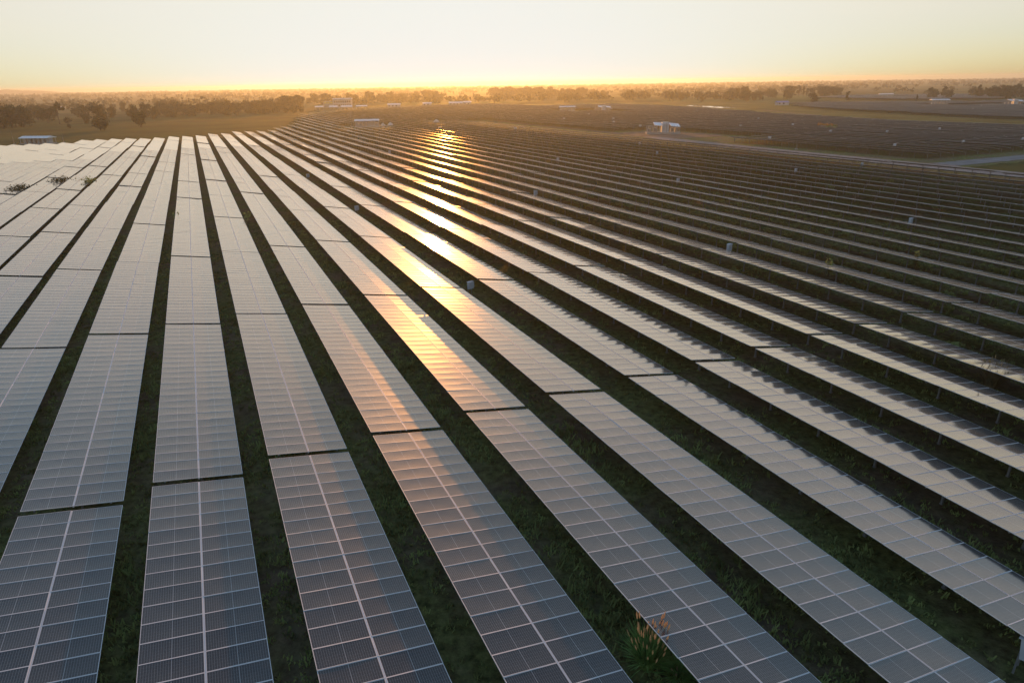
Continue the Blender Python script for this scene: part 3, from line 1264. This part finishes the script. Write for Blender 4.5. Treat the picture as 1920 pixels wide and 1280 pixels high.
def tree_mesh(kind, seed):
    rr = random.Random(seed)
    L = []
    if kind == 'broad':
        H, tr = 10, .28
        for k in range(13):
            a = rr.uniform(0, 6.28)
            d = rr.uniform(0, 3.6)
            L.append((math.cos(a) * d, math.sin(a) * d, rr.uniform(2.2, 8.4), rr.uniform(1.6, 2.6), rr.uniform(1.6, 2.6), rr.uniform(1.3, 2.1), rr.uniform(.7, 1.4)))
        base, n, sz = 2, 900, .44
    elif kind == 'round':
        H, tr = 8, .25
        for k in range(10):
            a = rr.uniform(0, 6.28)
            d = rr.uniform(0, 1.9)
            L.append((math.cos(a) * d, math.sin(a) * d, rr.uniform(1.6, 6.4), rr.uniform(1.4, 2.2), rr.uniform(1.3, 2.1), rr.uniform(1.2, 1.9), 1))
        base, n, sz = 1.0, 760, .40
    elif kind == 'tall':
        H, tr = 13, .26
        for k in range(8):
            z = 4.5 + k * 1.05
            L.append((rr.uniform(-.7, .7), rr.uniform(-.7, .7), z, rr.uniform(1.0, 1.9) * (1.2 - k * .07), rr.uniform(1.0, 1.8) * (1.2 - k * .07), 1.1, 1))
        base, n, sz = 4, 520, .38
    elif kind == 'umbrella':
        H, tr = 11, .24
        for k in range(7):
            a = rr.uniform(0, 6.28)
            d = rr.uniform(.4, 2.6)
            L.append((math.cos(a) * d, math.sin(a) * d, rr.uniform(7.2, 10), rr.uniform(1.1, 1.7), rr.uniform(1.1, 1.7), rr.uniform(.8, 1.4), 1))
        base, n, sz = 6, 460, .38
    elif kind == 'bush':
        H, tr = 4, .12
        for k in range(5):
            a = rr.uniform(0, 6.28)
            d = rr.uniform(0, 1.5)
            L.append((math.cos(a) * d, math.sin(a) * d, rr.uniform(1.1, 2.7), rr.uniform(1, 1.6), rr.uniform(1, 1.6), rr.uniform(.9, 1.4), 1))
        base, n, sz = .6, 360, .26
    else:                                    # palm: ragged head on a thin trunk
        H, tr = 12, .2
        L.append((0, 0, 11.3, 1.7, 1.7, 1.3, 1))
        base, n, sz = 10.5, 240, .36
    q = leaves(L, n, sz, seed)
    crown = np_mesh('crown', q, 4, [M_LEAF])
    mb = MB()
    top = sum(l[2] for l in L) / len(L)
    lean = (rr.uniform(-.4, .4), rr.uniform(-.4, .4))
    mb.bar((0, 0, -.4), (lean[0] * .5, lean[1] * .5, base), tr, 0, 7, tr * .75)
    mb.bar((lean[0] * .5, lean[1] * .5, base), (lean[0], lean[1], top), tr * .75, 0, 6, tr * .3)
    for l in L[:6]:
        mb.bar((lean[0] * .5, lean[1] * .5, base), (l[0] * .8, l[1] * .8, l[2]), tr * .42, 0, 5, tr * .14)
    trunk = mb.mesh('trunk', [M_BARK])
    return H * (1.0 if kind in ('bush', 'palm') else 1.12), crown, trunk


TREES = {k: [tree_mesh(k, 10 * i + j + 1) for j in range(3 if k in ('broad', 'round') else 2)] for i, k in enumerate(('broad', 'round', 'tall', 'umbrella', 'bush', 'palm'))}
n_tree = 0


def tree(x, y, kind, h, label, group, wd=1.0, rs=rnd, cat='tree'):
    global n_tree
    H, crown, trunk = rs.choice(TREES[kind])
    s = h / H
    t = add_obj('tree' if kind != 'bush' else 'shrub', None, None, (x, y, Z(y)), (0, 0, rs.uniform(0, 6.28)))
    t.scale = (s * wd, s * wd, s)
    add_obj('crown', crown, t)
    add_obj('trunk', trunk, t)
    tag(t, label, cat, group)
    n_tree += 1
    return t


# trees that can be told apart: u, v, kind, height, width factor, label
SOLO = [
    (-50.5, 478, 'round', 10.5, 1.45, 'squat dark round tree standing alone in the left meadow'),
    (-30.2, 503, 'round', 14, .95, 'leaning dark tree right of the squat round tree in the left meadow'),
    (-88, 597, 'umbrella', 17, 1.1, 'tall flat-crowned tree with a bare trunk at the left'),
    (-69.9, 588, 'round', 8, 1, 'rounded dark tree between the flat-crowned tree and the squat tree'),
    (-64, 640, 'tall', 14, .8, 'narrow upright tree behind the left meadow'),
    (-84, 610, 'bush', 5, 1.2, 'dark shrub at the foot of the flat-crowned tree'),
    (-72, 520, 'bush', 3.2, 1, 'lone low shrub in the grass left of the squat tree'),
    (-42, 640, 'broad', 13, .9, 'bushy dark tree behind and between the two meadow trees'),
    (-20, 800, 'broad', 10, .7, 'tall isolated crown above the trees right of the left meadow'),
    (16, 905, 'palm', 14, .9, 'round-headed palm rising above the dark belt of trees'),
    (573, 500, 'broad', 12, 1.05, 'wide domed tree beside the blue-roofed hut'),
    (592, 478, 'tall', 13, 1.1, 'upright tree right of the blue-roofed hut'),
    (636, 436, 'tall', 9, .8, 'small dark tree right of the farthest white shelter'),
    (523, 663, 'tall', 14, .8, 'narrow dark tree on the edge of the field above the cubicle station'),
    (548, 640, 'round', 8, .8, 'small round tree right of the narrow tree on the field edge'),
    (785, 437, 'round', 11, .9, 'compact dark tree alone at the right in a pale green field'),
]
for u, v, k, h, wd, lab in SOLO:
    x, y = W2(u, v)
    tree(x, y, k, h, lab, 'single trees in the meadows', wd)

rt = random.Random(21)
# the dense clump at the far left
for k in range(14):
    x, y = W2(-112 + rt.uniform(-16, 18), 560 + rt.uniform(-28, 34))
    tree(x, y, rt.choice(['broad', 'broad', 'round']), rt.uniform(13, 18), 'dark tree in the dense clump at the left edge behind the shelter', 'clump of trees at the left edge', rt.uniform(.9, 1.2), rt)
# the long belt behind the ends of the rows
for k in range(46):
    t_ = k / 45
    u = -28 + 142 * t_ + rt.uniform(-2, 2)
    v = 752 + 50 * t_ ** 3 + rt.uniform(-26, 22)
    x, y = W2(u, v)
    h = rt.uniform(9.5, 13.5) + (5 if t_ > .88 else 0)
    tree(x, y, rt.choice(['broad', 'broad', 'round', 'broad']), h, 'dark tree in the long dense belt behind the ends of the rows', 'belt of trees behind the rows', rt.uniform(.95, 1.25), rt)
for k in range(30):
    x, y = W2(-30 + 130 * rt.random(), 705 + rt.uniform(-38, 25))
    tree(x, y, 'bush', rt.uniform(4, 8), 'low shrub in front of the long dense belt of trees', 'shrubs before the belt', 1.1, rt, 'shrub')
# scattered left woodland
for k in range(46):
    x, y = W2(rt.uniform(-200, -10), rt.uniform(600, 980))
    tree(x, y, rt.choice(['broad', 'round', 'broad', 'round', 'broad']), rt.uniform(8, 15), 'hazy tree scattered over the farmland at the left', 'scattered trees at the left', rt.uniform(.8, 1.1), rt)
# groves beyond the works, in the glow
for k in range(40):
    u = rt.uniform(150, 430)
    x, y = W2(u, 905 + (u - 150) * .9 + rt.uniform(-50, 160))
    tree(x, y, rt.choice(['broad', 'round', 'broad']), rt.uniform(11, 19), 'hazy golden tree in the broken line behind the works', 'trees behind the works', rt.uniform(.9, 1.3), rt)
# dense wood just right of the sun
for k in range(36):
    t_ = k / 35
    px_u = 540 + 95 * t_
    x, y = W2(px_u + rt.uniform(-12, 12), 1215 - 170 * t_ + rt.uniform(-50, 50))
    tree(x, y, 'broad', rt.uniform(15, 21) * (1.15 - .3 * t_), 'tree in the dense golden wood on the horizon right of the sun', 'golden wood right of the sun', 1.25, rt)
# scattered and clumped trees to the right
for (cu, cv, n, su, sv, h0, h1, lab) in (
        (608, 860, 9, 35, 40, 9, 15, 'hazy tree in the loose group above the pair of stations'),
        (625, 740, 12, 35, 30, 10, 16, 'dark tree in the clump above the pond'),
        (640, 640, 12, 40, 20, 9, 15, 'dark tree in the clump right of the pond'),
        (770, 720, 24, 110, 40, 12, 18, 'tree in the dark belt behind the blue-roofed hut'),
        (860, 500, 22, 110, 40, 11, 17, 'tree in the dark belt at the right above the long white shelter')):
    for k in range(n):
        x, y = W2(cu + rt.uniform(-su, su), cv - (0) + rt.uniform(-sv, sv))
        tree(x, y, rt.choice(['broad', 'round', 'broad', 'tall']), rt.uniform(h0, h1), lab, lab.replace('hazy tree', 'trees').replace('dark tree', 'trees').replace('tree in', 'trees in', 1) if lab.startswith('tree') else 'trees ' + lab.split('tree ', 1)[1], rt.uniform(.9, 1.2), rt)


# the far-off woodland, reading as one mass in the haze
def far_wood():
    rs = np.random.RandomState(8)
    Q = []
    n = 5200
    D = 900 + 4300 * rs.uniform(0, 1, n) ** 1.1
    A = rs.uniform(R(-42), R(48), n)
    # gather the trees into lines and groves with open fields between
    X, Y = D * np.sin(A), D * np.cos(A)
    key = np.sin(X / 190 + 2 * np.sin(Y / 420)) + np.cos(Y / 150 + 1.3 * np.sin(X / 310)) + .5 * np.sin((X + Y) / 70)
    keep = ((key > .15) & (rs.uniform(0, 1, n) < .8)) | (rs.uniform(0, 1, n) < .10) | (D > 2500)
    X, Y, D = X[keep], Y[keep], D[keep]
    for x, y, d in zip(X, Y, D):
        if Y.min() > y:
            continue
        h = rs.uniform(5, 11)
        wd = rs.uniform(4, 9)
        k = 34 if d < 1700 else 18 if d < 2800 else 10
        c = rs.normal(size=(k, 3)) * (wd * .5, wd * .5, h * .2)
        c[:, 2] += h * .62
        c[:, 2] = np.clip(c[:, 2], h * .15, h)
        c += (x, y, Z(y))
        s = (1.1 if d < 1700 else 1.6 if d < 2800 else 2.3) * rs.uniform(.6, 1.3, (k, 1))
        a = rs.normal(size=(k, 3))
        a /= np.linalg.norm(a, axis=1)[:, None]
        b = np.cross(a, rs.normal(size=(k, 3)))
        b /= np.linalg.norm(b, axis=1)[:, None]
        Q.append(np.stack([c - a * s - b * s, c + a * s - b * s, c + a * s + b * s, c - a * s + b * s], 1).reshape(-1, 3))
    return np_mesh('distant_woods', np.concatenate(Q), 4, [M_LEAF])


fw = add_obj('distant_woods', far_wood())
tag(fw, 'broken far-off woodland fading into the haze along the horizon', 'woodland', kind='stuff')

# ---------------------------------------------------------------- grass and weeds in the aisles
def aisle_grass():
    rs = np.random.RandomState(5)
    V, MI = [], []
    n = 90000
    v = 6 + 105 * rs.uniform(0, 1, n) ** 1.5
    u = rs.uniform(-30, 95, n)
    # denser on the open strip between tables
    fr = ((u - U0) / PITCH_ROWS + .5) % 1.0 - .5
    keep = (np.abs(fr) > .26) | (rs.uniform(0, 1, n) < .25)
    u, v = u[keep], v[keep]
    X = u * math.cos(AZ) - v * math.sin(AZ)
    Y = u * math.sin(AZ) + v * math.cos(AZ)
    patch = np.sin(X * .7 + 1.3 * np.sin(Y * .31)) + np.cos(Y * .55 + 1.1 * np.sin(X * .23)) + rs.normal(0, .5, len(X))
    ok = (patch > -1.1) & (Y > 4)
    X, Y, patch = X[ok], Y[ok], patch[ok]
    m = len(X)
    h = np.where(patch > 1.0, rs.uniform(.14, .38, m), rs.uniform(.06, .2, m))
    out = []
    for k in range(9):
        a = rs.uniform(0, 6.28, m)
        r = rs.uniform(0, .24, m)
        bx, by = X + np.cos(a) * r, Y + np.sin(a) * r
        w = rs.uniform(.016, .05, m)
        b = rs.uniform(0, 6.28, m)
        hh = h * rs.uniform(.5, 1.1, m)
        ln = hh * rs.uniform(.3, 1.1, m)
        z0 = np.where(Y > 75, (Y - 75) * -3.0 / 325, 0.0)
        p0 = np.stack([bx - np.sin(b) * w, by + np.cos(b) * w, z0], 1)
        p1 = np.stack([bx + np.sin(b) * w, by - np.cos(b) * w, z0], 1)
        tx, ty = bx + np.cos(b) * ln, by + np.sin(b) * ln
        p2 = np.stack([tx + np.sin(b) * w * .5, ty - np.cos(b) * w * .5, z0 + hh], 1)
        p3 = np.stack([tx - np.sin(b) * w * .5, ty + np.cos(b) * w * .5, z0 + hh], 1)
        out.append(np.stack([p0, p1, p2, p3], 1))
    q = np.concatenate(out).reshape(-1, 3)
    return np_mesh('grass', q, 4, [M_WEED])


go = add_obj('grass', aisle_grass())
tag(go, 'low dark green grass and weeds between the rows of tables', 'grass', kind='stuff')


def blade_clump(u, v, n, h, spread, mats, label, cat, seed, plume=0, zb=0.0, parts=('leaves', 'plumes'), dry=False):
    rr = random.Random(seed)
    x, y = W2(u, v)
    t = add_obj('grass_clump' if cat != 'bush' else 'bush', None, None, (x, y, Z(y) + zb))
    mb, mp = MB(), MB()
    for k in range(n):
        a = rr.uniform(0, 6.28)
        r0 = rr.uniform(0, spread * .28)
        p = Vector((math.cos(a) * r0, math.sin(a) * r0, -.02))
        hh = h * rr.uniform(.45, 1.0)
        out = Vector((math.cos(a + rr.uniform(-.6, .6)), math.sin(a + rr.uniform(-.6, .6)), 0)) * spread * rr.uniform(.2, 1.0)
        w = rr.uniform(.012, .026) * 1.5
        side = Vector((-out.y, out.x, 0)).normalized() * w
        prev = p
        droop = rr.uniform(.0, .45)
        for j in range(1, 5):
            s = j / 4
            q = p + out * (s ** 1.6) + Vector((0, 0, hh * (s - droop * s * s * .8)))
            sw = side * (1 - s * .75)
            pw = side * (1 - (j - 1) / 4 * .75)
            mb.quad([prev - pw, prev + pw, q + sw, q - sw])
            prev = q
        if k < plume:
            d = (out * .4 + Vector((0, 0, hh))).normalized()
            b = p + out * .55 + Vector((0, 0, hh * 1.08))
            mb.bar(p, b, .008, 0, 4, .005)
            mp.bar(b - d * .03, b + d * .10, .018, 0, 6, .034)
            mp.bar(b + d * .10, b + d * .26, .034, 0, 6, .008)
    mb.build('leaves', [mats[0]], t)
    if plume:
        mp.build('plumes', [mats[1]], t)
    tag(t, label, 'grass clump' if cat != 'bush' else 'bush')
    return t


M_REED = leaf_mat('reed_leaves', (.16, .32, .09), (.30, .46, .15), 3)
blade_clump(11.9, 14.15, 420, 1.85, 1.0, [M_REED, M_PLUME], 'tall green reed clump with orange plumes at the bottom edge', 'reed', 4, plume=60)
blade_clump(12.7, 13.3, 260, 1.0, 1.3, [M_REED, M_DRY], 'spreading lower green clump right beside the plumed reeds', 'reed', 5, plume=8)
blade_clump(47.4, 22.8, 210, 1.9, 1.6, [M_DRY, M_DRY], 'bushy dry pale grass clump against a table at the right edge', 'reed', 6, plume=20)
blade_clump(48.6, 20.5, 110, 1.0, 1.1, [M_REED, M_DRY], 'low greener clump right of the dry grass clump at the right edge', 'reed', 7)
blade_clump(5.9, 118.5, 120, 1.2, 1.3, [M_DRY, M_DRY], 'small tawny dry patch in the aisle left of centre', 'reed', 8)


def leafy(u, v, w_, h, n, mat, label, cat='bush', seed=1, zb=0.0, sz=.16):
    x, y = W2(u, v)
    rr = random.Random(seed)
    L = [(rr.uniform(-w_ / 2, w_ / 2), rr.uniform(-w_ / 2, w_ / 2) * .6, h * rr.uniform(.35, .75), w_ * .3, w_ * .25, h * .3, 1) for _ in range(5)]
    t = add_obj('bush', None, None, (x, y, Z(y) + zb), (0, 0, AZ + math.pi / 2))
    add_obj('foliage', np_mesh('foliage', leaves(L, n, sz, seed), 4, [mat]), t)
    mb = MB()
    for l in L:
        mb.bar((l[0] * .4, l[1] * .4, -.1), (l[0], l[1], l[2]), .02, 0, 4, .01)
    mb.build('stem', [M_BARK], t)
    tag(t, label, cat)


leafy(-35.3, 172, 8, 2.5, 700, M_LEAF, 'long dark green bush poking above the left rows, lower of two', seed=11, sz=.11)
leafy(-29.2, 184, 8, 2.5, 700, M_LEAF, 'long dark green bush poking above the left rows, upper of two', seed=12, sz=.11)
leafy(-23.5, 178, 4, 2.7, 130, M_WEED, 'thin wispy bush right of the two long bushes on the left rows', seed=13, sz=.16)
leafy(-4.9, 118, 1.6, 2.3, 60, M_WEED, 'small weed tuft on the edge of the upright row', seed=14, sz=.12)
leafy(5.4, 118.0 - 7, 1.2, 2.3, 60, M_WEED, 'small weed tuft at a table gap one row right of the upright row', seed=15, sz=.12)
leafy(U0 + 11 * PITCH_ROWS + .9, 47.5, 1.3, 2.15, 160, M_WEED, 'round green weed tuft growing through the eleventh row right', seed=16, sz=.09)
leafy(U0 + 13 * PITCH_ROWS + .8, 45.2, 1.2, 2.1, 120, M_WEED, 'second green weed tuft, on a row above the first', seed=17, sz=.09)
leafy(268.7, 228, 5, 3.1, 200, M_ORANGE, 'orange-leaved bush in the dark field, left one', seed=18, sz=.3)
leafy(267.0, 222, 4, 2.8, 200, M_ORANGE, 'orange-leaved bush in the dark field, right one', seed=19, sz=.3)
leafy(262, 217, 3.5, 2.6, 150, M_WEED, 'green bush right of the orange-leaved bushes', seed=20, sz=.3)
rw = random.Random(31)
for k in range(26):
    r = rw.randint(8, 26)
    leafy(U0 + (r + .5) * PITCH_ROWS + rw.uniform(-.6, .9), rw.uniform(15, 120), rw.uniform(.8, 2.4), rw.uniform(.5, 1.1), 70, M_WEED, 'low bright green weed patch in the dark aisles on the right', 'weeds', 40 + k, sz=.12)
for k in range(16):
    r = rw.randint(-2, 7)
    leafy(U0 + (r + .5) * PITCH_ROWS + rw.uniform(-.5, .7), rw.uniform(14, 60), rw.uniform(.7, 1.6), rw.uniform(.3, .6), 90, M_WEED, 'low leafy weed patch in the near aisles', 'weeds', 80 + k, sz=.06)
for o in C.objects:
    if o.get('category') == 'weeds':
        o['group'] = 'weed patches in the aisles'

# ---------------------------------------------------------------- haze
hm = bpy.data.materials.new('haze')
hm.use_nodes = True
hn = hm.node_tree
for q in list(hn.nodes):
    if q.type == 'BSDF_PRINCIPLED':
        hn.nodes.remove(q)
pv = hn.nodes.new('ShaderNodeVolumePrincipled')
pv.inputs['Color'].default_value = (.80, .88, .86, 1)
pv.inputs['Density'].default_value = .00021
pv.inputs['Anisotropy'].default_value = .62
hn.links.new(pv.outputs[0], hn.nodes['Material Output'].inputs['Volume'])
mb = MB()
mb.box((-6400, -450, -9), (6400, 6400, 27))
hz = mb.build('haze', [hm])
tag(hz, None, kind='stuff')
